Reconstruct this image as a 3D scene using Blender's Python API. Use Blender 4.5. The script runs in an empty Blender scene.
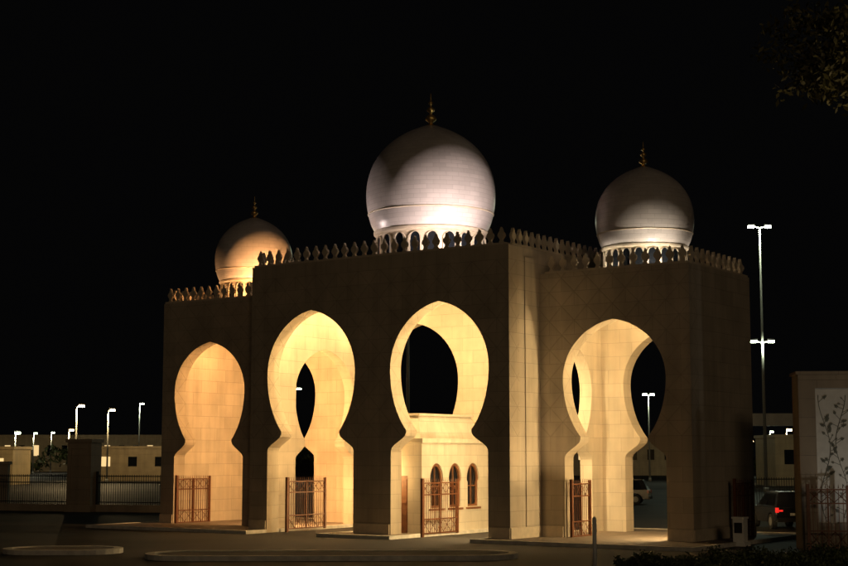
import bpy, bmesh, math, random
from mathutils import Vector, Matrix
from mathutils.geometry import tessellate_polygon
random.seed(7)
S = bpy.context.scene
R = math.radians

# ------------------------------------------------------------------ materials
def newmat(name):
    m = bpy.data.materials.new(name); m.use_nodes = True
    nt = m.node_tree
    return m, nt, nt.nodes["Principled BSDF"]

def simple(name, col, rough=0.6, metal=0.0, noise=0.0, nscale=8.0, emit=None, estr=0.0, bump=0.0):
    m, nt, b = newmat(name)
    b.inputs["Base Color"].default_value = (*col, 1)
    b.inputs["Roughness"].default_value = rough
    b.inputs["Metallic"].default_value = metal
    if noise > 0 or bump > 0:
        tc = nt.nodes.new("ShaderNodeTexCoord")
        n = nt.nodes.new("ShaderNodeTexNoise"); n.inputs["Scale"].default_value = nscale
        n.inputs["Detail"].default_value = 6
        nt.links.new(tc.outputs["Object"], n.inputs["Vector"])
        if noise > 0:
            r = nt.nodes.new("ShaderNodeValToRGB")
            r.color_ramp.elements[0].position = 0.3; r.color_ramp.elements[1].position = 0.7
            r.color_ramp.elements[0].color = (*[c*(1-noise) for c in col], 1)
            r.color_ramp.elements[1].color = (*[min(1, c*(1+noise)) for c in col], 1)
            nt.links.new(n.outputs["Fac"], r.inputs["Fac"])
            nt.links.new(r.outputs["Color"], b.inputs["Base Color"])
        if bump > 0:
            bp = nt.nodes.new("ShaderNodeBump"); bp.inputs["Strength"].default_value = bump
            bp.inputs["Distance"].default_value = 0.02
            nt.links.new(n.outputs["Fac"], bp.inputs["Height"])
            nt.links.new(bp.outputs["Normal"], b.inputs["Normal"])
    if emit:
        b.inputs["Emission Color"].default_value = (*emit, 1)
        b.inputs["Emission Strength"].default_value = estr
    return m

def stone(name, col, bw=1.2, bh=0.6, diamonds=False, var=0.06, rough=0.5, mortar=0.7):
    m, nt, b = newmat(name)
    N = nt.nodes.new; L = nt.links.new
    tc = N("ShaderNodeTexCoord"); sp = N("ShaderNodeSeparateXYZ"); L(tc.outputs["Object"], sp.inputs[0])
    ad = N("ShaderNodeMath"); ad.operation = 'ADD'; L(sp.outputs["X"], ad.inputs[0]); L(sp.outputs["Y"], ad.inputs[1])
    cb = N("ShaderNodeCombineXYZ"); L(ad.outputs[0], cb.inputs["X"]); L(sp.outputs["Z"], cb.inputs["Y"])
    br = N("ShaderNodeTexBrick"); L(cb.outputs[0], br.inputs["Vector"])
    br.inputs["Scale"].default_value = 1.0
    br.inputs["Brick Width"].default_value = bw; br.inputs["Row Height"].default_value = bh
    br.inputs["Mortar Size"].default_value = 0.010; br.inputs["Mortar Smooth"].default_value = 0.2
    br.inputs["Color1"].default_value = (*[c*(1-var) for c in col], 1)
    br.inputs["Color2"].default_value = (*[min(1, c*(1+var)) for c in col], 1)
    br.inputs["Mortar"].default_value = (*[c*mortar for c in col], 1)
    no = N("ShaderNodeTexNoise"); no.inputs["Scale"].default_value = 0.9; no.inputs["Detail"].default_value = 8
    L(tc.outputs["Object"], no.inputs["Vector"])
    mr = N("ShaderNodeMapRange"); mr.inputs[1].default_value = 0.3; mr.inputs[2].default_value = 0.7
    mr.inputs[3].default_value = 0.84; mr.inputs[4].default_value = 1.06
    L(no.outputs["Fac"], mr.inputs[0])
    # rain streaks
    mp = N("ShaderNodeMapping"); mp.inputs["Scale"].default_value = (2.2, 2.2, .16); L(tc.outputs["Object"], mp.inputs["Vector"])
    ns = N("ShaderNodeTexNoise"); ns.inputs["Scale"].default_value = 1.0; ns.inputs["Detail"].default_value = 5; L(mp.outputs[0], ns.inputs["Vector"])
    ms = N("ShaderNodeMapRange"); ms.inputs[1].default_value = .35; ms.inputs[2].default_value = .6; ms.inputs[3].default_value = .86; ms.inputs[4].default_value = 1.0
    L(ns.outputs["Fac"], ms.inputs[0])
    mm = N("ShaderNodeMath"); mm.operation = 'MULTIPLY'; L(mr.outputs[0], mm.inputs[0]); L(ms.outputs[0], mm.inputs[1])
    mx = N("ShaderNodeMix"); mx.data_type = 'RGBA'; mx.blend_type = 'MULTIPLY'; mx.inputs[0].default_value = 1
    L(br.outputs["Color"], mx.inputs[6]); L(mm.outputs[0], mx.inputs[7])
    last = mx.outputs[2]
    inv = N("ShaderNodeMath"); inv.operation = 'SUBTRACT'; inv.inputs[0].default_value = 1
    L(br.outputs["Fac"], inv.inputs[1])
    height = inv.outputs[0]
    if diamonds:
        s1 = N("ShaderNodeMath"); s1.operation = 'ADD'; L(ad.outputs[0], s1.inputs[0]); L(sp.outputs["Z"], s1.inputs[1])
        s2 = N("ShaderNodeMath"); s2.operation = 'SUBTRACT'; L(ad.outputs[0], s2.inputs[0]); L(sp.outputs["Z"], s2.inputs[1])
        ps = []
        for s in (s1, s2):
            p = N("ShaderNodeMath"); p.operation = 'PINGPONG'; L(s.outputs[0], p.inputs[0]); p.inputs[1].default_value = 0.6
            ps.append(p)
        mn = N("ShaderNodeMath"); mn.operation = 'MINIMUM'; L(ps[0].outputs[0], mn.inputs[0]); L(ps[1].outputs[0], mn.inputs[1])
        lt = N("ShaderNodeMapRange"); lt.inputs[1].default_value = 0.015; lt.inputs[2].default_value = 0.05
        L(mn.outputs[0], lt.inputs[0])
        gz = N("ShaderNodeMath"); gz.operation = 'LESS_THAN'; L(sp.outputs["Z"], gz.inputs[0]); gz.inputs[1].default_value = 4.2
        gy = N("ShaderNodeMath"); gy.operation = 'GREATER_THAN'; L(sp.outputs["Z"], gy.inputs[0]); gy.inputs[1].default_value = 11.4
        m0 = N("ShaderNodeMath"); m0.operation = 'MAXIMUM'; L(gz.outputs[0], m0.inputs[0]); L(gy.outputs[0], m0.inputs[1])
        mxx = N("ShaderNodeMath"); mxx.operation = 'MAXIMUM'; L(lt.outputs[0], mxx.inputs[0]); L(m0.outputs[0], mxx.inputs[1])
        mul = N("ShaderNodeMath"); mul.operation = 'MINIMUM'; L(inv.outputs[0], mul.inputs[0]); L(mxx.outputs[0], mul.inputs[1])
        height = mul.outputs[0]
        m2 = N("ShaderNodeMix"); m2.data_type = 'RGBA'; m2.blend_type = 'MULTIPLY'; m2.inputs[0].default_value = 1
        mr2 = N("ShaderNodeMapRange"); mr2.inputs[3].default_value = 0.86; mr2.inputs[4].default_value = 1.0
        L(mxx.outputs[0], mr2.inputs[0])
        L(last, m2.inputs[6]); L(mr2.outputs[0], m2.inputs[7]); last = m2.outputs[2]
    bp = N("ShaderNodeBump"); bp.inputs["Strength"].default_value = 0.5; bp.inputs["Distance"].default_value = 0.012
    L(height, bp.inputs["Height"]); L(bp.outputs["Normal"], b.inputs["Normal"])
    L(last, b.inputs["Base Color"])
    b.inputs["Roughness"].default_value = rough
    return m

M_WALL = stone("gate_stone_carved", (0.50, 0.42, 0.31), 1.2, 0.6, diamonds=True)
M_WALLP = stone("gate_stone", (0.55, 0.47, 0.36), 1.2, 0.6)
M_BOOTH = stone("booth_stone", (0.62, 0.56, 0.45), 1.1, 0.5)
M_STONE2 = stone("boundary_stone", (0.34, 0.27, 0.19), 1.4, 0.7)
M_TRIM = simple("trim_stone", (0.60, 0.51, 0.38), 0.5, noise=0.08, nscale=5)
M_ROOF = simple("roof_screed", (0.35, 0.31, 0.26), 0.8, noise=0.15)
M_GOLD = simple("gilt_metal", (0.75, 0.50, 0.18), 0.35, 0.85)
M_GATE = simple("bronze_painted_steel", (0.13, 0.045, 0.018), 0.5, 0.1, noise=0.2, nscale=10)
M_DARKMETAL = simple("dark_steel", (0.03, 0.028, 0.026), 0.5, 0.5)
M_POLE = simple("galvanised_steel", (0.20, 0.20, 0.18), 0.5, 0.1, noise=0.1)
M_BOLL = simple("painted_steel_grey", (0.68, 0.68, 0.66), 0.45, 0.0, noise=0.1)
M_GLASS = simple("dark_glass", (0.01, 0.012, 0.015), 0.08)
M_DOOR = simple("door_wood", (0.17, 0.07, 0.03), 0.45, noise=0.25, nscale=6)
M_KERB = simple("kerb_concrete", (0.58, 0.55, 0.48), 0.8, noise=0.2, nscale=3)
M_FLY = simple("flyover_concrete", (0.32, 0.30, 0.26), 0.8, noise=0.2, nscale=.4)
M_LAMPW = simple("lamp_lens_white", (0.9, 0.9, 0.9), 0.4, emit=(0.85, 1.0, 0.70), estr=30)
M_LAMPY = simple("lamp_lens_warm", (0.9, 0.9, 0.9), 0.4, emit=(1.0, 0.72, 0.35), estr=30)
M_WINLIT = simple("lit_window", (0.6, 0.5, 0.3), 0.4, emit=(1.0, 0.68, 0.30), estr=0.9)
M_LEAF = simple("leaf_green", (0.055, 0.07, 0.025), 0.6, noise=0.5, nscale=3)
M_LEAF2 = simple("leaf_olive", (0.12, 0.11, 0.04), 0.6, noise=0.5, nscale=3)
M_BARK = simple("bark", (0.09, 0.06, 0.04), 0.9, noise=0.3, nscale=12)
M_RED = simple("tail_light", (0.4, 0.01, 0.01), 0.2, emit=(1, 0.03, 0.02), estr=0.8)
M_REDOFF = simple("tail_light_off", (0.25, 0.01, 0.01), 0.2)
M_CAR = simple("car_paint", (0.02, 0.02, 0.024), 0.2, 0.3)
M_RUBBER = simple("tyre_rubber", (0.02, 0.02, 0.02), 0.9)
M_WHITE = simple("white_paint", (0.7, 0.7, 0.66), 0.5, noise=0.08)
M_PANEL = simple("carved_marble", (0.66, 0.64, 0.58), 0.5, noise=0.08, nscale=4)
M_VINE = simple("inlay_vine", (0.14, 0.15, 0.12), 0.5, noise=0.3, nscale=6)
M_SOIL = simple("planting_soil", (.045,.038,.028), .9, noise=.4, nscale=4)

def dome_mat():
    m, nt, b = newmat("dome_marble")
    N = nt.nodes.new; L = nt.links.new
    uv = N("ShaderNodeUVMap")
    br = N("ShaderNodeTexBrick"); L(uv.outputs[0], br.inputs["Vector"])
    br.inputs["Scale"].default_value = 1.0
    br.inputs["Brick Width"].default_value = 0.6; br.inputs["Row Height"].default_value = 0.2
    br.inputs["Mortar Size"].default_value = 0.007
    c = (0.60, 0.55, 0.52)
    br.inputs["Color1"].default_value = (*[x*0.93 for x in c], 1)
    br.inputs["Color2"].default_value = (*[x*1.06 for x in c], 1)
    br.inputs["Mortar"].default_value = (*[x*0.72 for x in c], 1)
    no = N("ShaderNodeTexNoise"); no.inputs["Scale"].default_value = 0.7; no.inputs["Detail"].default_value = 7
    tc = N("ShaderNodeTexCoord"); L(tc.outputs["Object"], no.inputs["Vector"])
    mr = N("ShaderNodeMapRange"); mr.inputs[1].default_value=.3; mr.inputs[2].default_value=.7; mr.inputs[3].default_value=.84; mr.inputs[4].default_value=1.05
    L(no.outputs["Fac"], mr.inputs[0])
    mx = N("ShaderNodeMix"); mx.data_type='RGBA'; mx.blend_type='MULTIPLY'; mx.inputs[0].default_value=1
    L(br.outputs["Color"], mx.inputs[6]); L(mr.outputs[0], mx.inputs[7])
    bp = N("ShaderNodeBump"); bp.inputs["Strength"].default_value = 0.4; bp.inputs["Distance"].default_value = 0.008
    inv = N("ShaderNodeMath"); inv.operation = 'SUBTRACT'; inv.inputs[0].default_value = 1
    L(br.outputs["Fac"], inv.inputs[1]); L(inv.outputs[0], bp.inputs["Height"])
    L(bp.outputs["Normal"], b.inputs["Normal"]); L(mx.outputs[2], b.inputs["Base Color"])
    b.inputs["Roughness"].default_value = 0.34
    return m
M_DOME = dome_mat()

def asphalt_mat():
    m, nt, b = newmat("asphalt")
    N = nt.nodes.new; L = nt.links.new
    tc = N("ShaderNodeTexCoord")
    n1 = N("ShaderNodeTexNoise"); n1.inputs["Scale"].default_value = 0.15; n1.inputs["Detail"].default_value = 9
    n2 = N("ShaderNodeTexNoise"); n2.inputs["Scale"].default_value = 18; n2.inputs["Detail"].default_value = 4
    L(tc.outputs["Object"], n1.inputs["Vector"]); L(tc.outputs["Object"], n2.inputs["Vector"])
    r = N("ShaderNodeValToRGB"); r.color_ramp.elements[0].position = .38; r.color_ramp.elements[1].position = .64
    r.color_ramp.elements[0].color = (0.032, 0.031, 0.031, 1); r.color_ramp.elements[1].color = (0.062, 0.058, 0.054, 1)
    L(n1.outputs["Fac"], r.inputs["Fac"])
    mx = N("ShaderNodeMix"); mx.data_type = 'RGBA'; mx.blend_type = 'MULTIPLY'; mx.inputs[0].default_value = 0.5
    L(r.outputs["Color"], mx.inputs[6]); L(n2.outputs["Fac"], mx.inputs[7]); L(mx.outputs[2], b.inputs["Base Color"])
    bp = N("ShaderNodeBump"); bp.inputs["Strength"].default_value = 0.4; bp.inputs["Distance"].default_value = .01
    L(n2.outputs["Fac"], bp.inputs["Height"]); L(bp.outputs["Normal"], b.inputs["Normal"])
    b.inputs["Roughness"].default_value = 0.75
    b.inputs["Specular IOR Level"].default_value = 0.25
    return m
M_ASPH = asphalt_mat()

def paving_mat():
    m, nt, b = newmat("paving_blocks")
    N = nt.nodes.new; L = nt.links.new
    tc = N("ShaderNodeTexCoord")
    br = N("ShaderNodeTexBrick"); L(tc.outputs["Object"], br.inputs["Vector"])
    br.inputs["Scale"].default_value = 1
    br.inputs["Brick Width"].default_value = .6; br.inputs["Row Height"].default_value = .3
    br.inputs["Mortar Size"].default_value = .012
    br.inputs["Color1"].default_value = (.16, .125, .09, 1); br.inputs["Color2"].default_value = (.22, .17, .13, 1)
    br.inputs["Mortar"].default_value = (.07, .06, .05, 1)
    L(br.outputs["Color"], b.inputs["Base Color"]); b.inputs["Roughness"].default_value = .7
    return m
M_PAVE = paving_mat()

# ------------------------------------------------------------------ helpers
def empty(name, loc=(0, 0, 0), rz=0.0):
    e = bpy.data.objects.new(name, None); S.collection.objects.link(e)
    e.location = loc; e.rotation_euler = (0, 0, rz); e.empty_display_size = 0.5
    return e

def mkobj(name, verts, faces, mat, parent=None, smooth=False, recalc=True):
    me = bpy.data.meshes.new(name)
    me.from_pydata([tuple(v) for v in verts], [], faces)
    if recalc:
        bm = bmesh.new(); bm.from_mesh(me)
        bmesh.ops.recalc_face_normals(bm, faces=bm.faces)
        bm.to_mesh(me); bm.free()
    if smooth:
        for p in me.polygons: p.use_smooth = True
    ob = bpy.data.objects.new(name, me); S.collection.objects.link(ob)
    if mat: me.materials.append(mat)
    if parent: ob.parent = parent
    return ob

class Geo:
    def __init__(s): s.v = []; s.f = []
    def box(s, x0, x1, y0, y1, z0, z1, M=None):
        b = len(s.v)
        pts = [(x0,y0,z0),(x1,y0,z0),(x1,y1,z0),(x0,y1,z0),(x0,y0,z1),(x1,y0,z1),(x1,y1,z1),(x0,y1,z1)]
        if M is not None: pts = [tuple(M @ Vector(p)) for p in pts]
        s.v += pts
        s.f += [tuple(b+i for i in q) for q in ((0,3,2,1),(4,5,6,7),(0,1,5,4),(1,2,6,5),(2,3,7,6),(3,0,4,7))]
    def frus(s, a, c, z0, z1):
        b = len(s.v)
        s.v += [(a[0],a[2],z0),(a[1],a[2],z0),(a[1],a[3],z0),(a[0],a[3],z0),(c[0],c[2],z1),(c[1],c[2],z1),(c[1],c[3],z1),(c[0],c[3],z1)]
        s.f += [tuple(b+i for i in q) for q in ((0,3,2,1),(4,5,6,7),(0,1,5,4),(1,2,6,5),(2,3,7,6),(3,0,4,7))]
    def tube(s, p0, p1, r0, r1, n=8):
        p0 = Vector(p0); p1 = Vector(p1); d = (p1-p0).normalized()
        a = d.cross(Vector((0,0,1)))
        if a.length < 1e-3: a = Vector((1,0,0))
        a.normalize(); c = d.cross(a); b = len(s.v)
        for p, r in ((p0, r0), (p1, r1)):
            for i in range(n):
                t = 2*math.pi*i/n
                s.v.append(tuple(p + a*math.cos(t)*r + c*math.sin(t)*r))
        for i in range(n):
            j = (i+1) % n; s.f.append((b+i, b+j, b+n+j, b+n+i))
        s.f.append(tuple(b+i for i in range(n-1, -1, -1))); s.f.append(tuple(b+n+i for i in range(n)))
    def prism(s, polys, fn, t0, t1):
        flat = [p for pl in polys for p in pl]
        tris = tessellate_polygon([[Vector((p[0], p[1], 0)) for p in pl] for pl in polys])
        b = len(s.v); n = len(flat)
        s.v += [fn(p[0], p[1], t0) for p in flat]; s.v += [fn(p[0], p[1], t1) for p in flat]
        for t in tris:
            s.f.append((b+t[0], b+t[1], b+t[2])); s.f.append((b+n+t[2], b+n+t[1], b+n+t[0]))
        o = 0
        for pl in polys:
            k = len(pl)
            for i in range(k):
                j = (i+1) % k
                s.f.append((b+o+i, b+o+j, b+n+o+j, b+n+o+i))
            o += k
    def make(s, name, mat, parent=None, smooth=False, recalc=True):
        return mkobj(name, s.v, s.f, mat, parent, smooth, recalc)

def bez(pts, n=6):
    out = []
    P = [pts[0]] + list(pts) + [pts[-1]]
    for i in range(1, len(P)-2):
        for k in range(n):
            t = k/n
            q = []
            for d in (0, 1):
                a, b, c, e = P[i-1][d], P[i][d], P[i+1][d], P[i+2][d]
                q.append(0.5*((2*b)+(-a+c)*t+(2*a-5*b+4*c-e)*t*t+(-a+3*b-3*c+e)*t**3))
            out.append(tuple(q))
    out.append(tuple(pts[-1])); return out

def lathe(name, prof, mat, parent, center, n=64):
    v = []; f = []; uvs = []
    for (r, z) in prof:
        for i in range(n):
            t = 2*math.pi*i/n
            v.append((center[0]+r*math.cos(t), center[1]+r*math.sin(t), z))
    m = len(prof)
    Rm = max(p[0] for p in prof)
    arc = [0]
    for i in range(1, m): arc.append(arc[-1]+math.hypot(prof[i][0]-prof[i-1][0], prof[i][1]-prof[i-1][1]))
    for k in range(m-1):
        for i in range(n):
            j = (i+1) % n
            f.append((k*n+i, k*n+j, (k+1)*n+j, (k+1)*n+i))
            u0 = i/n*2*math.pi*Rm; u1 = (i+1)/n*2*math.pi*Rm
            uvs += [(u0, arc[k]), (u1, arc[k]), (u1, arc[k+1]), (u0, arc[k+1])]
    ob = mkobj(name, v, f, mat, parent, True, recalc=False)
    ul = ob.data.uv_layers.new(name="UVMap")
    for i, q in enumerate(uvs): ul.data[i].uv = q
    return ob

def arch(c, hw, ztop, zw, zn, nr=0.66, lr=0.98, ch=0.85):
    nw = hw*nr; lw = hw*lr; half = [(lw, 0.0), (lw, zn-ch)]
    for k in range(1, 7):
        t = k/6; s = t*t*(3-2*t)
        half.append((lw+(nw-lw)*s, zn-ch+(ch-0.12)*t))
    half.append((nw, zn))
    a0 = math.acos(nr); b = (zw-zn)/math.sin(a0)
    for k in range(1, 15):
        a = a0*(1-k/14); half.append((hw*math.cos(a), zw-b*math.sin(a)))
    e = 0.22*hw; am = math.acos(e/(hw+e)); hz = (ztop-zw)/math.sin(am)
    for k in range(1, 19):
        a = am*k/18; half.append((max(0, -e+(hw+e)*math.cos(a)), zw+hz*math.sin(a)))
    right = [(c+x, z) for x, z in half]
    left = [(c-x, z) for x, z in reversed(half[:-1])]
    return right+left

def wall(name, s0, s1, H, arches, axis, off, t, mat, parent):
    poly = [(s0, 0), (s0, H), (s1, H), (s1, 0)]
    for a in sorted(arches, key=lambda a: -a[0]): poly += arch(*a)
    g = Geo()
    fn = (lambda u, w, q: (u, off+q, w)) if axis == 'x' else (lambda u, w, q: (off+q, u, w))
    g.prism([poly], fn, 0, t)
    return g.make(name, mat, parent)

def merlons(name, s0, s1, z, axis, off, parent, sp=0.54):
    sh = [(0.09,0),(0.09,.05),(0.05,.10),(0.07,.16),(0.14,.25),(0.165,.32),(0.14,.40),(0.08,.47),(0.055,.50),(0.065,.53),(0.04,.57),(0,.66)]
    poly = sh + [(-x, y) for x, y in reversed(sh[:-1])]
    n = max(1, round((s1-s0)/sp)); st = (s1-s0)/n
    g = Geo(); th = 0.14
    for i in range(n):
        c = s0+(i+.5)*st
        fn = (lambda u, w, q, c=c: (c+u, off+q, z+0.09+w)) if axis == 'x' else (lambda u, w, q, c=c: (off+q, c+u, z+0.09+w))
        g.prism([poly], fn, -th/2, th/2)
    if axis == 'x': g.box(s0, s1, off-.14, off+.14, z, z+.09)
    else: g.box(off-.14, off+.14, s0, s1, z, z+.09)
    return g.make(name, M_TRIM, parent)

def light(kind, name, loc, energy, col, parent=None, target=None, spot=None, radius=0.1, blend=0.6):
    l = bpy.data.lights.new(name, kind); l.energy = energy; l.color = col
    if kind in ('POINT', 'SPOT'): l.shadow_soft_size = radius
    if kind == 'SPOT': l.spot_size = R(spot); l.spot_blend = blend
    o = bpy.data.objects.new(name, l); S.collection.objects.link(o); o.location = loc
    if target is not None:
        o.rotation_euler = (Vector(target)-Vector(loc)).to_track_quat('-Z', 'Y').to_euler()
    if parent: o.parent = parent
    return o

# ------------------------------------------------------------------ gate pavilion
GATE_LOC = (3.5, 60.9, 0); GATE_ROT = R(-34.6)
gate = empty("mosque_gate", GATE_LOC, GATE_ROT); gate.scale = (1, 1, 1.017)
T = 0.8; D = 9.1; XL = -14.0; H = 12.0
A1 = (-10.48, 2.52, 9.86, 7.05, 4.5); A2 = (-3.52, 2.52, 9.86, 7.05, 4.5)
wall("front_wall", XL, 0, H, [A1, A2], 'x', 0, T, M_WALL, gate)
wall("rear_wall", XL, 0, H, [A1, A2], 'x', D-T, T, M_WALLP, gate)
SA = (4.80, 2.3, 8.5, 6.3, 4.1)
TS = .6
wall("side_wall_a", T, D-T, H, [SA], 'y', -TS, TS, M_WALLP, gate)
wall("side_wall_b", T, D-T, H, [SA], 'y', XL, TS, M_WALLP, gate)
g = Geo(); g.box(XL+TS, -TS, T, D-T, 11.0, 11.35); g.make("main_roof", M_ROOF, gate)
WY0 = 2.53; WY1 = 8.8; WH = 11.0; TW = 0.75
WX = 6.9; LX = -22.15
AR = (3.45, 2.36, 8.95, 6.55, 4.2); AL = (-18.97, 2.33, 8.95, 6.55, 4.2)
wall("wing_front_a", 0, WX, WH, [AR], 'x', WY0, TW, M_WALL, gate)
wall("wing_rear_a", 0, WX, WH, [AR], 'x', WY1-TW, TW, M_WALLP, gate)
wall("wing_side_a", WY0+TW, WY1-TW, WH, [], 'y', WX-TW, TW, M_WALLP, gate)
wall("wing_front_b", LX, XL, WH, [AL], 'x', WY0, TW, M_WALL, gate)
wall("wing_rear_b", LX, XL, WH, [AL], 'x', WY1-TW, TW, M_WALLP, gate)
wall("wing_side_b", WY0+TW, WY1-TW, WH, [], 'y', LX, TW, M_WALLP, gate)
g = Geo(); g.box(0, WX-TW, WY0+TW, WY1-TW, 10.1, 10.4); g.box(LX+TW, XL, WY0+TW, WY1-TW, 10.1, 10.4)
g.make("wing_roofs", M_ROOF, gate)
merlons("merlons_front", XL+.1, -.15, H, 'x', .16, gate)
merlons("merlons_rear", XL+.1, -.15, H, 'x', D-.16, gate)
merlons("merlons_side_a", .35, D-.35, H, 'y', -.16, gate)
merlons("merlons_side_b", .35, D-.35, H, 'y', XL+.16, gate)
merlons("merlons_wing_front_a", .25, WX-.05, WH, 'x', WY0+.16, gate)
merlons("merlons_wing_side_a", WY0+.35, WY1-.35, WH, 'y', WX-.16, gate)
merlons("merlons_wing_rear_a", .25, WX-.05, WH, 'x', WY1-.16, gate)
merlons("merlons_wing_front_b", LX+.05, XL-.25, WH, 'x', WY0+.16, gate)
merlons("merlons_wing_side_b", WY0+.35, WY1-.35, WH, 'y', LX+.16, gate)
merlons("merlons_wing_rear_b", LX+.05, XL-.25, WH, 'x', WY1-.16, gate)
g = Geo()
for (a, b) in ((XL, -13.0), (-7.95, -6.05), (-1.0, 0)): g.box(a, b, -.05, -.002, 0, .55)
g.box(0.002, .05, 0, WY0-.06, 0, .55)
g.box(5.85, WX, WY0-.05, WY0-.002, 0, .55); g.box(.06, 1.05, WY0-.05, WY0-.002, 0, .55)
g.box(WX+.002, WX+.05, WY0, WY1, 0, .55)
g.box(LX, -21.3, WY0-.05, WY0-.002, 0, .55)
g.make("plinths", M_TRIM, gate)
g = Geo(); g.box(.002, .045, 1.25, 2.4, .56, 11.6); g.make("corner_pilaster", M_WALLP, gate)

def dome(tag, cx, cy, base, k):
    prof = [(2.62,0),(2.80,.35),(2.96,.95),(3.03,1.65),(2.97,2.35),(2.75,3.05),(2.34,3.70),(1.80,4.22),(1.20,4.60),(.66,4.84),(.30,4.98),(0.06,5.06)]
    prof = [(r*k, base+z*k) for r, z in prof]
    lathe("dome_"+tag, bez(prof, 6), M_DOME, gate, (cx, cy), 96)
    rf = 11.35 if k == 1 else 10.4
    dr = [(2.5*k, rf), (2.5*k, base-.22*k), (2.60*k, base-.2*k), (2.67*k, base-.14*k), (2.68*k, base-.04*k), (2.62*k, base+.02*k)]
    o = lathe("drum_"+tag, dr, M_TRIM, gate, (cx, cy), 96)
    for p in o.data.polygons: p.use_smooth = False
    rr = [(2.92*k, base+.76*k), (2.955*k, base+.78*k), (2.962*k, base+.82*k), (2.93*k, base+.85*k)]
    lathe("dome_ring_"+tag, rr, M_TRIM, gate, (cx, cy), 96)
    gf = Geo(); gg = Geo(); n = 20
    for i in range(n):
        a = 2*math.pi*i/n; z0 = base-1.45*k; w = .24*k; h = .85*k
        op = [(w, 0), (w, h)] + [(w*math.cos(t*math.pi/8), h+1.3*w*math.sin(t*math.pi/8)) for t in range(1, 8)] + [(-w, h), (-w, 0)]
        ou = [(x*1.4, -.06*k+y*1.06) for x, y in op]
        Rr = 2.5*k
        def fn(u, v, t, a=a, z0=z0):
            r = Rr+t
            return (cx+r*math.cos(a)-u*math.sin(a), cy+r*math.sin(a)+u*math.cos(a), z0+v)
        gf.prism([ou, op], fn, -.05, .07*k); gg.prism([op], fn, -.05, .015)
    gf.make("drum_window_frames_"+tag, M_TRIM, gate); gg.make("drum_window_panes_"+tag, M_GLASS, gate)
    top = base+4.98*k
    fp = [(.42,0-.12),(.40,-.02),(.18,.05),(.10,.12),(.10,.18),(.26,.30),(.28,.40),(.20,.50),(.08,.58),(.07,.66),(.19,.76),(.20,.84),(.13,.92),(.05,.98),(.05,1.04),(.12,1.12),(.12,1.18),(.05,1.25),(.03,1.35),(.02,1.62),(0.001,1.66)]
    f2 = .95 if k == 1 else .68
    lathe("finial_"+tag, [(r*f2, top+z*f2) for r, z in fp], M_GOLD, gate, (cx, cy), 20)
dome("main", -7.0, 4.55, 13.6, 1.0)
dome("wing_a", 3.45, 5.68, 12.2, .7)
dome("wing_b", -18.9, 5.68, 12.2, .66)

WARM = (1.0, 0.66, 0.28); ORNG = (1.0, 0.53, 0.20); YEL = (1.0, 0.72, 0.35)
def fixture(nm, loc, e, col, rad=.18):
    g = Geo(); x, y, z = loc
    g.box(x-.12, x+.12, y-.12, y+.12, z-.32, z-.24)
    g.make(nm+"_base", M_DARKMETAL, gate)
    light('POINT', nm, loc, e, col, gate, radius=rad)
LK = 2.3
for loc, e, col in [((-1.0,1.3,2.2),480,YEL), ((-1.0,1.3,8.2),420,YEL), ((-3.5,1.4,10.45),380,YEL), ((-10.5,1.4,10.45),380,WARM),
                    ((-7.6,1.06,7.4),300,WARM), ((-7.6,1.06,2.6),200,WARM), ((-4.0,8.0,10.4),260,YEL), ((-12.2,8.0,10.4),260,WARM), ((-9.3,7.6,1.2),260,WARM),
                    ((5.85,3.65,1.6),380,YEL), ((5.85,3.65,8.0),380,YEL), ((3.4,3.6,9.6),260,YEL),
                    ((-15.2,3.9,1.6),380,ORNG), ((-15.2,3.9,8.0),380,ORNG), ((-18.9,3.6,9.6),230,ORNG)]:
    fixture("uplight", loc, e*LK, col)

def flood(loc, tgt, e, col, spot=95):
    g = Geo(); x, y, z = loc
    g.box(x-.18, x+.18, y-.12, y+.12, z-.38, z-.18)
    g.make("floodlight_housing", M_DARKMETAL, gate)
    light('SPOT', "floodlight", loc, e, col, gate, tgt, spot, .12)
PINK = (1.0, 0.80, 0.74); WHT = (1.0, .86, .68)
flood((-1.2, 1.1, 11.9), (-6.6, 4.0, 16.0), 1900, PINK, 80)
flood((-12.6, 1.1, 11.9), (-7.2, 4.0, 16.0), 650, PINK, 80)
flood((-4.4, .95, 11.9), (-6.8, 4.3, 15.6), 260, PINK)
flood((5.3, 3.45, 10.75), (3.7, 5.0, 12.9), 360, WHT, 90)
flood((2.2, 3.4, 10.75), (3.2, 5.2, 12.2), 130, WHT, 80)
flood((5.9, 7.4, 10.75), (3.6, 5.8, 12.4), 150, WHT, 80)
flood((-14.8, 3.5, 10.8), (-18.4, 5.3, 13.2), 1900, (1, .46, .16))
flood((-17.0, 3.4, 10.8), (-18.7, 5.3, 13.0), 420, (1, .50, .20))
flood((-21.0, 3.6, 10.8), (-19.2, 5.3, 12.6), 160, (1, .50, .20))
light('SPOT', "corner_uplight", (2.3, .4, .3), 800, (1, .68, .34), gate, (0.0, 1.3, 6.5), 70, .1, 1.0)

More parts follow.
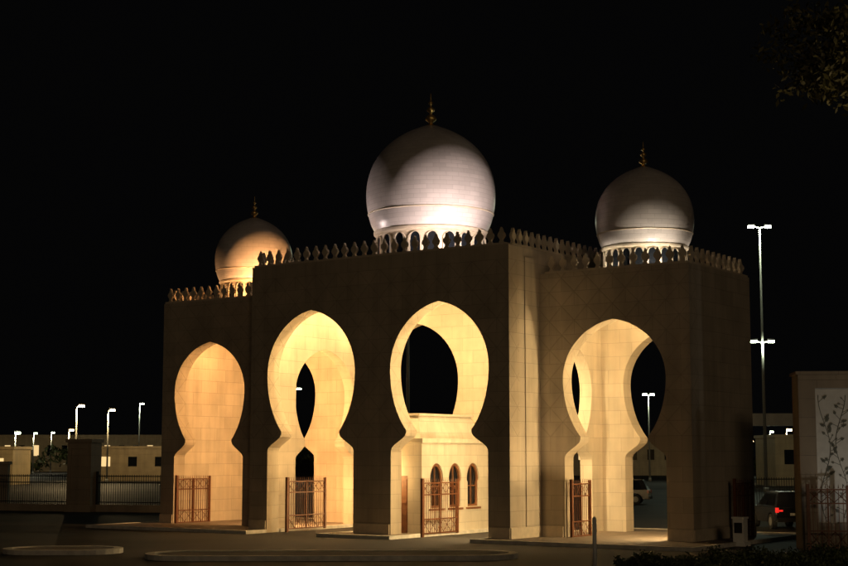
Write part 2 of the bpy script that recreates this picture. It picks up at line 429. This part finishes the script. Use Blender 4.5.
# ------------------------------------------------------------------ guard booth
booth = empty("guard_booth", GATE_LOC, GATE_ROT)
bx0, bx1, by0, by1, bh = -8.7, -5.3, 1.35, 7.1, 4.05
def winpoly(c, w, z0, z1):
    zs = z0+(z1-z0)*.62; h = z1-zs
    pts = [(c+w*.86, z0), (c+w*.86, zs-.12), (c+w, zs)]
    for k in range(1, 7):
        t = k/7*math.pi/2; pts.append((c-.25*w+1.25*w*math.cos(t*.87), zs+h*math.sin(t)))
    pts.append((c, z1))
    return pts + [(2*c-x, y) for x, y in reversed(pts[:-1])]
wins = [winpoly(c, .52, 1.2, 3.15) for c in (2.5, 3.98, 5.46)]
g = Geo()
g.prism([[(by0,0),(by0,bh),(by1,bh),(by1,0)]]+wins, lambda u,w,q: (bx1-q, u, w), 0, .22)
door = [(-6.95,.02),(-6.95,2.6),(-6.05,2.6),(-6.05,.02)]
g.prism([[(bx0,0),(bx0,bh),(bx1-.22,bh),(bx1-.22,0)], door], lambda u,w,q: (u, by0+q, w), 0, .22)
g.box(bx0, bx0+.22, by0+.22, by1, 0, bh); g.box(bx0+.22, bx1-.22, by1-.22, by1, 0, bh)
g.make("walls", M_BOOTH, booth)
g = Geo()
g.box(bx0-.12, bx1+.12, by0-.12, by1+.12, bh, bh+.18)
g.frus((bx0+.25,bx1-.25,by0+.25,by1-.25),(bx0+.7,bx1-.7,by0+.75,by1-.75), bh+.18, 5.25)
g.box(bx0+.6,bx1-.6,by0+.65,by1-.65,5.25,5.35)
g.box(bx1+.002, bx1+.06, by0, by1, 0, .5)
g.make("roof_and_cornice", M_BOOTH, booth)
g = Geo()
for c in (2.5, 3.98, 5.46):
    o = winpoly(c, .52, 1.2, 3.15); i = winpoly(c, .42, 1.3, 3.03)
    g.prism([o, i], lambda u,w,q: (bx1-.06-q, u, w), 0, .08)
    g.box(bx1-.16, bx1-.1, c-.02, c+.02, 1.25, 3.0); g.box(bx1-.155, bx1-.105, c-.42, c+.42, 2.1, 2.15)
    g.box(bx1+.002, bx1+.05, c-.6, c+.6, 1.08, 1.17)
g.make("window_frames", M_DOOR, booth)
g = Geo()
g.box(bx1-.19, bx1-.165, by0+.3, by1-.3, 1.0, 3.3); g.make("window_glass", M_GLASS, booth)
g = Geo(); g.box(-6.95,-6.05, by0+.1, by0+.16, .02, 2.6)
g.box(-6.85,-6.15, by0+.07, by0+.099, 1.4, 2.45); g.box(-6.85,-6.15, by0+.07, by0+.099, .2, 1.2)
g.make("door", M_DOOR, booth)

# ------------------------------------------------------------------ metal gate leaves
def gate_leaf(name, x, y0, y1, h=2.35, ang=90, mat=M_GATE, base=None, rot=None):
    if base is None:
        c, s = math.cos(GATE_ROT), math.sin(GATE_ROT)
        wx = GATE_LOC[0]+c*x-s*y0; wy = GATE_LOC[1]+s*x+c*y0; rz = GATE_ROT+R(ang)
    else: wx, wy = base; rz = rot
    e = empty(name, (wx, wy, 0), rz); w = y1-y0
    f = Geo()
    f.box(-.06,.06,-.06,.06,0,h+.15); f.box(w-.05,w+.05,-.05,.05,.08,h+.1)
    f.box(w/2-.03,w/2+.03,-.035,.035,.12,h)
    for z in (.15, .75, h-.55, h-.05): f.box(.07,w-.06,-.03,.03,z-.025,z+.025)
    f.make("frame", mat, e)
    b = Geo(); n = int(w/.15)
    for i in range(1, n):
        xx = w*i/n
        if abs(xx-w/2) < .04: continue
        b.box(xx-.011,xx+.011,-.011,.011,.18,h-.08)
    def lat(z0, z1):
        m = max(2, round(w/(z1-z0))); st = w/m
        for k in range(m):
            b.tube((k*st,.016,z0),((k+1)*st,.016,z1),.014,.014,4); b.tube((k*st,-.016,z1),((k+1)*st,-.016,z0),.014,.014,4)
    lat(.18,.72); lat(h-.52,h-.08)
    b.make("bars", mat, e)
    sp = Geo()
    for i in range(n+1):
        sp.tube((w*i/n,0,h),(w*i/n,0,h+.16),.02,.002,4)
    sp.make("spikes", mat, e)
    return e
gate_leaf("metal_gate", -12.55, .95, 3.75)
gate_leaf("metal_gate", -5.0, .95, 3.7)
gate_leaf("metal_gate", -21.2, 2.7, 5.1)
gate_leaf("metal_gate", 1.35, 2.7, 4.3)
gate_leaf("metal_gate", 7.35, 5.6, 7.4, h=2.4)

# ------------------------------------------------------------------ ground, paving, kerbs
mkobj("ground", [(-900,-60,0),(900,-60,0),(900,2500,0),(-900,2500,0)], [(0,1,2,3)], M_ASPH)
def capsule(x0, x1, y0, y1, n=12):
    r = (y1-y0)/2; cy = (y0+y1)/2; p = []
    rr = min(r, (x1-x0)/2)
    for k in range(n+1):
        a = -math.pi/2+math.pi*k/n; p.append((x1-rr+rr*math.cos(a), cy+r*math.sin(a)))
    for k in range(n+1):
        a = math.pi/2+math.pi*k/n; p.append((x0+rr+rr*math.cos(a), cy+r*math.sin(a)))
    return p
def island(name, outer, inset, mat, parent_loc, rz, h=.15):
    e = empty(name, parent_loc, rz)
    xs = [p[0] for p in outer]; ys = [p[1] for p in outer]
    hx = (max(xs)-min(xs))/2; hy = (max(ys)-min(ys))/2
    mx = (max(xs)+min(xs))/2; my = (max(ys)+min(ys))/2
    inner = [(mx+(p[0]-mx)*(1-inset/hx), my+(p[1]-my)*(1-inset/hy)) for p in outer]
    g = Geo(); g.prism([outer, inner], lambda u,w,q: (u,w,q), 0, h); g.make("kerb", M_KERB, e)
    g = Geo(); g.prism([inner], lambda u,w,q: (u,w,q), 0, h-.03); g.make("surface", mat, e)
    return e
def rect(x0,x1,y0,y1): return [(x0,y0),(x1,y0),(x1,y1),(x0,y1)]
island("pavement", rect(-8.95,-5.05,-1.4,11.0), .2, M_PAVE, GATE_LOC, GATE_ROT)
island("pavement", rect(-23.25,-12.95,-1.4,11), .2, M_PAVE, GATE_LOC, GATE_ROT)
island("pavement", rect(-1.05,8.6,-1.4,11), .2, M_PAVE, GATE_LOC, GATE_ROT)
island("traffic_island", capsule(-15.2,-10.9,53.0,55.8), .32, M_PAVE, (0,0,0), 0, .17)
island("traffic_island", capsule(-8.2,4.6,50.2,53.4), .32, M_SOIL, (0,0,0), R(1.5), .17)

# ------------------------------------------------------------------ bollard
bol = empty("bollard", (5.2, 45.8, 0))
g = Geo(); g.tube((0,0,0),(0,0,1.58),.065,.065,16); g.tube((0,0,1.58),(0,0,1.64),.065,.02,16); g.tube((0,0,0),(0,0,.04),.12,.12,16)
g.make("post", M_BOLL, bol, True)
g = Geo(); g.tube((0,0,1.2),(0,0,1.42),.07,.07,16); g.make("reflective_band", M_WHITE, bol)

cab = empty("control_cabinet", (12.3, 58.4, 0), R(-34.6))
g = Geo(); g.box(-.22,.22,-.2,.2,.15,1.05); g.box(-.26,.26,-.24,.24,1.05,1.12); g.box(-.3,.3,-.28,.28,0,.15); g.make("body", M_WHITE, cab)
g = Geo(); g.box(-.16,.16,-.215,-.202,.5,.9); g.make("door_panel", M_DARKMETAL, cab)

# ------------------------------------------------------------------ right-hand gate pylon with vine panel
rb = empty("boundary_pylon", (14.0, 55.6, 0), R(-6))
g = Geo()
X0, X1, Z1 = 0, 7.0, 6.5
g.prism([[(X0,0),(X0,Z1),(X1,Z1),(X1,0)], [(.62,1.0),(.62,6.0),(X1-.62,6.0),(X1-.62,1.0)]], lambda u,w,q: (u,q,w), 0, .25)
g.box(X0,X1,.25,1.6,0,Z1); g.make("walls", M_STONE2, rb)
g = Geo(); g.box(X0-.08,X1+.08,-.08,1.68,Z1,Z1+.12); g.make("coping", M_STONE2, rb)
g = Geo(); g.box(.62,X1-.62,.2,.24,1.0,6.0); g.make("marble_panel", M_PANEL, rb)
g = Geo(); rnd = random.Random(3)
def leaf(g, x, z, a, l):
    w = l*.32; pts = [(0,0),(l*.3,w),(l*.65,w*.8),(l,0),(l*.65,-w*.8),(l*.3,-w)]
    ca, sa = math.cos(a), math.sin(a)
    pl = [(x+p[0]*ca-p[1]*sa, z+p[0]*sa+p[1]*ca) for p in pts]
    g.prism([pl], lambda u,w2,q: (u,q,w2), .175, .2)
for bx in (.95, 1.55, 2.3, 3.3, 4.5, 5.7):
    px, pz = bx, 1.05; ph = rnd.random()*6
    while pz < 5.7:
        nz = pz+.13; nx = bx+.2*math.sin(nz*1.7+ph)
        g.tube((px,.19,pz),(nx,.19,nz),.013,.013,5)
        if rnd.random() < .85:
            s = rnd.choice((-1,1)); a = math.pi/2-s*rnd.uniform(.5,1.2)
            L0 = rnd.uniform(.10,.30); ex = nx+math.cos(a)*L0; ez = nz+math.sin(a)*L0
            if .75 < ex < X1-.75 and ez < 5.7:
                g.tube((nx,.19,nz),(ex,.19,ez),.008,.008,4); leaf(g, ex, ez, a+rnd.uniform(-.5,.5), rnd.uniform(.09,.17))
                if rnd.random() < .35:
                    for q in range(5): leaf(g, ex, ez, q*1.257, .08)
        px, pz = nx, nz
g.make("vine_relief", M_VINE, rb)
gate_leaf("metal_gate", 0, 0, 1.4, h=2.3, base=(14.1,55.0), rot=R(-10), mat=M_GATE)
light('SPOT', "panel_light", (16.5, 51.5, .3), 130, (1,.95,.85), None, (16.2,55.6,3.8), 80, .1, 1.0)

# ------------------------------------------------------------------ SUV
def suv(name, loc, rz, tl=M_RED):
    e = empty(name, loc, rz)
    W = .93
    low = [(0.02,.45),(0,.62),(.02,.98),(.10,1.05),(4.1,1.02),(4.65,.92),(4.72,.6),(4.68,.4),(4.2,.32),(4.15,.5),(3.95,.72),(3.6,.78),(3.3,.68),(3.12,.32),(1.5,.32),(1.42,.55),(1.2,.75),(.9,.78),(.6,.7),(.45,.5),(.42,.36)]
    g = Geo(); g.prism([low], lambda u,w,q: (q,u,w), -W, W)
    b = len(g.v); zb=1.04; zt=1.72
    bot=[(-W+.03,.08),(W-.03,.08),(W-.03,3.3),(-W+.03,3.3)]; top=[(-.70,.42),(.70,.42),(.70,2.35),(-.70,2.35)]
    g.v += [(x,y,zb) for x,y in bot]+[(x,y,zt) for x,y in top]
    g.f += [tuple(b+i for i in q) for q in ((0,1,5,4),(1,2,6,5),(2,3,7,6),(3,0,4,7),(4,5,6,7),(0,3,2,1))]
    g.box(-.68,.68,.46,2.2,1.722,1.76); g.box(-.72,-.68,.5,2.2,1.74,1.79); g.box(.68,.72,.5,2.2,1.74,1.79)
    body = g.make("body", M_CAR, e)
    bv = body.modifiers.new("b",'BEVEL'); bv.width=.03; bv.segments=2; bv.limit_method='ANGLE'
    g = Geo()
    def q(*p): n=len(g.v); g.v += p; g.f.append(tuple(range(n,n+len(p))))
    q((-.74,.125,1.12),(.74,.125,1.12),(.60,.385,1.62),(-.60,.385,1.62))
    for s in (-1,1):
        q((s*.905,.5,1.12),(s*.905,1.55,1.12),(s*.735,1.55,1.64),(s*.745,.75,1.64)); q((s*.905,1.65,1.12),(s*.905,2.95,1.12),(s*.735,2.3,1.64),(s*.735,1.65,1.64))
    q((-.76,3.2,1.12),(.76,3.2,1.12),(.62,2.43,1.66),(-.62,2.43,1.66))
    g.make("windows", M_GLASS, e, recalc=False)
    g = Geo()
    for s in (-1,1):
        g.box(*( (-.95,-.82) if s<0 else (.82,.95) ),-.03,.12,.80,1.03)
        g.box(min(s*.62,s*.8),max(s*.62,s*.8),-.02,.02,.85,.93)
    g.make("tail_lights", tl, e)
    g = Geo(); g.box(-.27,.27,-.03,0.0,.66,.78); g.make("number_plate", M_WHITE, e)
    g = Geo(); g.box(-.9,.9,-.08,.3,.36,.56); g.make("rear_bumper", M_DARKMETAL, e)
    g = Geo()
    for y in (.93, 3.65):
        for s in (-1,1): g.tube((s*.72,y,.36),(s*.95,y,.36),.36,.36,24)
    g.make("tyres", M_RUBBER, e)
    g = Geo()
    for y in (.93, 3.65):
        for s in (-1,1): g.tube((s*.94,y,.36),(s*.96,y,.36),.22,.2,16)
    g.make("wheel_rims", M_POLE, e)
suv("parked_car", (17.6, 71.0, 0), R(4))
suv("parked_car", (16.3, 108.0, 0), R(75), M_REDOFF)
suv("parked_car", (-34.0, 118.0, 0), R(80), M_REDOFF)

# ------------------------------------------------------------------ street lamps
def lamp(name, x, y, h, arms=2, col=(1,.72,.35), mat=M_LAMPY, e=600, r=.09, mid=None, rot=0.0, arm=.6, big=1.0):
    p = empty(name, (x, y, 0), rot)
    g = Geo(); g.tube((0,0,0),(0,0,h),r*1.4,r*.6,12); g.tube((0,0,0),(0,0,.5),r*2.2,r*2.0,12)
    hd = Geo(); ln = Geo()
    levels = [h]+([mid] if mid else [])
    for z in levels:
        sides = (-1, 1) if arms == 2 else (1,)
        for s in sides:
            g.tube((0,0,z-.1),(s*arm,0,z+.1),r*.6,r*.4,8)
            c = s*arm*1.1; hw = .28*big
            hd.box(c-hw-.05,c+hw+.05,-.18,.18,z+.10*big,z+.24*big)
            ln.box(c-hw,c+hw,-.2,.15,z-.10*big,z+.098*big)
    g.make("pole", M_POLE, p, True); hd.make("heads", M_DARKMETAL, p); ln.make("lenses", mat, p)
    if e:
        for z in levels: light('POINT', "lamp", (0,-.3,z-.5), e, col, p, radius=.2)
GRN = (.88, 1.0, .72)
lamp("street_lamp", 32.7, 143, 25.6, 2, GRN, M_LAMPW, 1500, .13, mid=14.4, arm=.75, big=1.0)
lamp("street_lamp", -39.2, 168, 9.0, 1, (1,.70,.33), M_LAMPY, 3200, .1, arm=.5)
lamp("street_lamp", -40.3, 190, 9.2, 1, (1,.70,.33), M_LAMPY, 3200, .1, arm=.5)
lamp("street_lamp", -43.0, 225, 11.2, 1, GRN, M_LAMPW, 700, .1, arm=.3)
lamp("street_lamp", -68.5, 250, 7.2, 1, (1,.9,.6), M_LAMPW, 1200, .1, arm=.3, big=1.6)
lamp("street_lamp", -72.0, 275, 7.5, 1, (1,.9,.6), M_LAMPW, 700, .1, arm=.3)
lamp("street_lamp", -75.0, 300, 8.0, 1, (1,.9,.6), M_LAMPW, 700, .1, arm=.3)
lamp("street_lamp", -50.0, 210, 7.0, 1, (1,.70,.33), M_LAMPY, 900, .1, arm=.3)
lamp("street_lamp", -18.2, 210, 12.8, 2, GRN, M_LAMPW, 700, .12, arm=.5)
lamp("street_lamp", -1.4, 130, 24.0, 2, GRN, M_LAMPW, 700, .12)
lamp("street_lamp", 30.2, 200, 11.6, 2, GRN, M_LAMPW, 500, .1, arm=.45)
lamp("street_lamp", 58.0, 250, 7.4, 1, GRN, M_LAMPW, 500, .1, arm=.3)
lamp("street_lamp", 45.0, 185, 6.6, 1, (1,.70,.33), M_LAMPY, 1200, .1, arm=.3)
for (lx, ly, lh) in ((-95,330,6.5),(-110,350,8),(-64,330,6),(-56,350,7),(95,330,6),(70,320,6.5)):
    lamp("street_lamp", lx, ly, lh, 1, (1,.8,.5), M_LAMPY, 0, .1, arm=.3)
# lamp beside the tree, at the roadside near the photographer
lamp("street_lamp", 13.6, 25.5, 7.5, 1, (1,.74,.42), M_LAMPY, 420, .08, arm=.6, rot=R(180))

# ------------------------------------------------------------------ background
def building(name, x, y, w, d, h, mat, rz=0, lit=()):
    e = empty(name, (x, y, 0), rz)
    g = Geo(); g.box(0,w,0,d,0,h); g.make("walls", mat, e)
    g = Geo(); g.box(-.15,w+.15,-.15,d+.15,h,h+.35); g.make("parapet", mat, e)
    n = max(2,int(w/3)); g = Geo(); q = Geo()
    for i in range(n):
        c = (i+.5)*w/n
        (q if i in lit else g).box(c-.6,c+.6,-.02,-.004,h*.45,h*.75)
    g.make("windows", M_GLASS, e)
    if q.v: q.make("lit_windows", M_WINLIT, e)
M_BLD = stone("distant_stone", (.44,.34,.19), 2.4, 1.2)
building("low_building", -66, 178, 17, 8, 4.2, M_BLD, 0, (1,4))
building("low_building", -45.5, 205, 11, 8, 4.4, M_BLD, 0, (0,))
building("low_building", -33, 240, 8, 8, 4.6, M_BLD)
building("low_building", -100, 320, 55, 10, 7.5, M_BLD, 0, (2,3,5,9,10,13,16))
building("low_building", 40, 170, 26, 10, 5.5, M_BLD, 0, (3,))
building("low_building", 20, 260, 30, 10, 6, M_BLD, 0, (2,))
g = Geo(); g.box(45,220,240,241,8.2,10.2)
for x in range(48, 220, 22): g.box(x-.8,x+.8,239.6,241.4,0,8.2)
g.make("flyover", M_FLY)
def fence(name, x0, y0, x1, y1, h=2.3):
    L = math.hypot(x1-x0,y1-y0); e = empty(name,(x0,y0,0),math.atan2(y1-y0,x1-x0))
    g = Geo(); g.box(0,L,-.15,.15,0,.45); g.make("base_wall", M_STONE2, e)
    g = Geo()
    for z in (.6,h-.5,h-.1): g.box(0,L,-.03,.03,z-.03,z+.03)
    n = int(L/.16)
    for i in range(n+1): g.box(L*i/n-.014,L*i/n+.014,-.014,.014,.45,h)
    m = max(1,int(L/3))
    for i in range(m+1): g.box(L*i/m-.08,L*i/m+.08,-.08,.08,.45,h+.2)
    g.make("railings", M_DARKMETAL, e)
fence("perimeter_fence", -27.5, 96, -22.3, 94)
fence("perimeter_fence", -20.4, 93.5, -15.5, 92)
fence("perimeter_fence", 14.2, 80, 30, 86)
pp = empty("gate_pillar", (-21.3, 93.7, 0), R(-20))
g = Geo(); g.box(-.85,.85,-.6,.6,0,4.3); g.box(-.95,.95,-.7,.7,4.3,4.5); g.box(-.95,.95,-.7,.7,0,.4); g.make("shaft", M_STONE2, pp)
g = Geo(); g.prism([[(-.8,.5),(-.8,4.2),(.8,4.2),(.8,.5)],[(-.55,.8),(-.55,3.9),(.55,3.9),(.55,.8)]], lambda u,w,q:(u,-.6-q,w), .002,.06); g.make("frame_relief", M_STONE2, pp)
pw = empty("boundary_wall", (-40, 97, 0), 0)
g = Geo(); g.box(0,13,0,.5,0,2.9); g.make("wall", M_STONE2, pw); g = Geo(); g.box(-.1,13.1,-.1,.6,2.9,3.1); g.make("coping", M_STONE2, pw)

# ------------------------------------------------------------------ foliage
def leaves(name, pts, size, mat, parent=None, seed=1):
    rn = random.Random(seed); v = []; f = []
    for p in pts:
        n = Vector((rn.gauss(0,1),rn.gauss(0,1),rn.gauss(0,1)+.5)).normalized()
        a = n.orthogonal().normalized(); a.rotate(Matrix.Rotation(rn.random()*6.28,3,n)); c = n.cross(a)
        l = size*rn.uniform(.6,1.3); w = l*.4; P = Vector(p); b = len(v)
        v += [P-a*l*.5, P+c*w*.5, P+a*l*.5, P-c*w*.5]; f.append((b,b+1,b+2,b+3))
    return mkobj(name, v, f, mat, parent, recalc=False)
rn = random.Random(5)
pts = []
for i in range(26000):
    x = rn.uniform(5.6, 14.5); y = rn.uniform(41.0, 44.6)
    top = .32+.05*(x-5)+.12*math.sin(x*2.3+y)+.08*math.sin(x*6.1)+.10*math.sin(y*4+x*3.7)
    pts.append((x, y, rn.uniform(.02, 1)**.5*max(.12, top+rn.uniform(-.06,.16))))
hd = empty("hedge"); leaves("foliage", pts, .13, M_LEAF, hd)
tr = empty("overhanging_tree", (11.8, 30, 0))
g = Geo(); g.tube((0,0,0),(-.2,0,5.6),.32,.24,12); g.tube((-.2,0,5.6),(-.4,.1,10.4),.24,.17,10); tips = []
for k in range(11):
    a = rn.uniform(0,6.28) if k > 4 else math.pi+rn.uniform(-.5,.5)
    z0 = rn.uniform(9,10.3); L0 = rn.uniform(2.2,3.8)
    p0 = Vector((-.3,.05,z0)); p1 = p0+Vector((math.cos(a)*L0*.5, math.sin(a)*L0*.5, rn.uniform(1.4,2.5))); p2 = p1+Vector((math.cos(a)*L0*.55, math.sin(a)*L0*.5, rn.uniform(.0,1.2)))
    g.tube(p0,p1,.11,.07,7); g.tube(p1,p2,.07,.025,6); tips += [p1.lerp(p2,t) for t in (.3,.6,.85,1)]
g.make("trunk_and_limbs", M_BARK, tr, True)
pts = []
for t in tips:
    for c in range(3):
        cc = t+Vector((rn.gauss(0,.45),rn.gauss(0,.45),rn.gauss(0,.28)))
        for i in range(70):
            pts.append(cc+Vector((rn.gauss(0,.26),rn.gauss(0,.26),rn.gauss(0,.15))))
leaves("crown", pts, .19, M_LEAF2, tr, 9)
pts = []
for i in range(9000):
    x = rn.uniform(-120,120); base = 3.2+1.4*math.sin(x*.17)+1.0*math.sin(x*.53+1)+.6*math.sin(x*1.3)
    pts.append((x, 285+rn.uniform(-3,3), rn.uniform(.2,1)**.6*max(1.2,base)+rn.uniform(-.4,.4)))
leaves("distant_trees", pts, 1.1, M_LEAF, None, 4)

# ------------------------------------------------------------------ world, ambient night light
w = bpy.data.worlds.new("World"); S.world = w; w.use_nodes = True
bg = w.node_tree.nodes["Background"]; bg.inputs[0].default_value = (.0014,.0014,.0015,1); bg.inputs[1].default_value = 1.0
sun = bpy.data.lights.new("night_sun", 'SUN'); sun.energy = .11; sun.color = (1,.72,.44); sun.angle = R(8)
so = bpy.data.objects.new("night_sun", sun); S.collection.objects.link(so)
so.rotation_euler = Vector((-.12,1,-.24)).to_track_quat('-Z','Y').to_euler()

# ------------------------------------------------------------------ camera
cam = bpy.data.cameras.new("camera"); co = bpy.data.objects.new("camera", cam); S.collection.objects.link(co)
co.location = (0,0,3.5); co.rotation_euler = (R(90+6.62),0,0)
cam.lens = 62.96; cam.sensor_width = 36; cam.clip_end = 4000
S.camera = co
S.view_settings.view_transform = 'Standard'; S.view_settings.look = 'None'; S.view_settings.exposure = 0
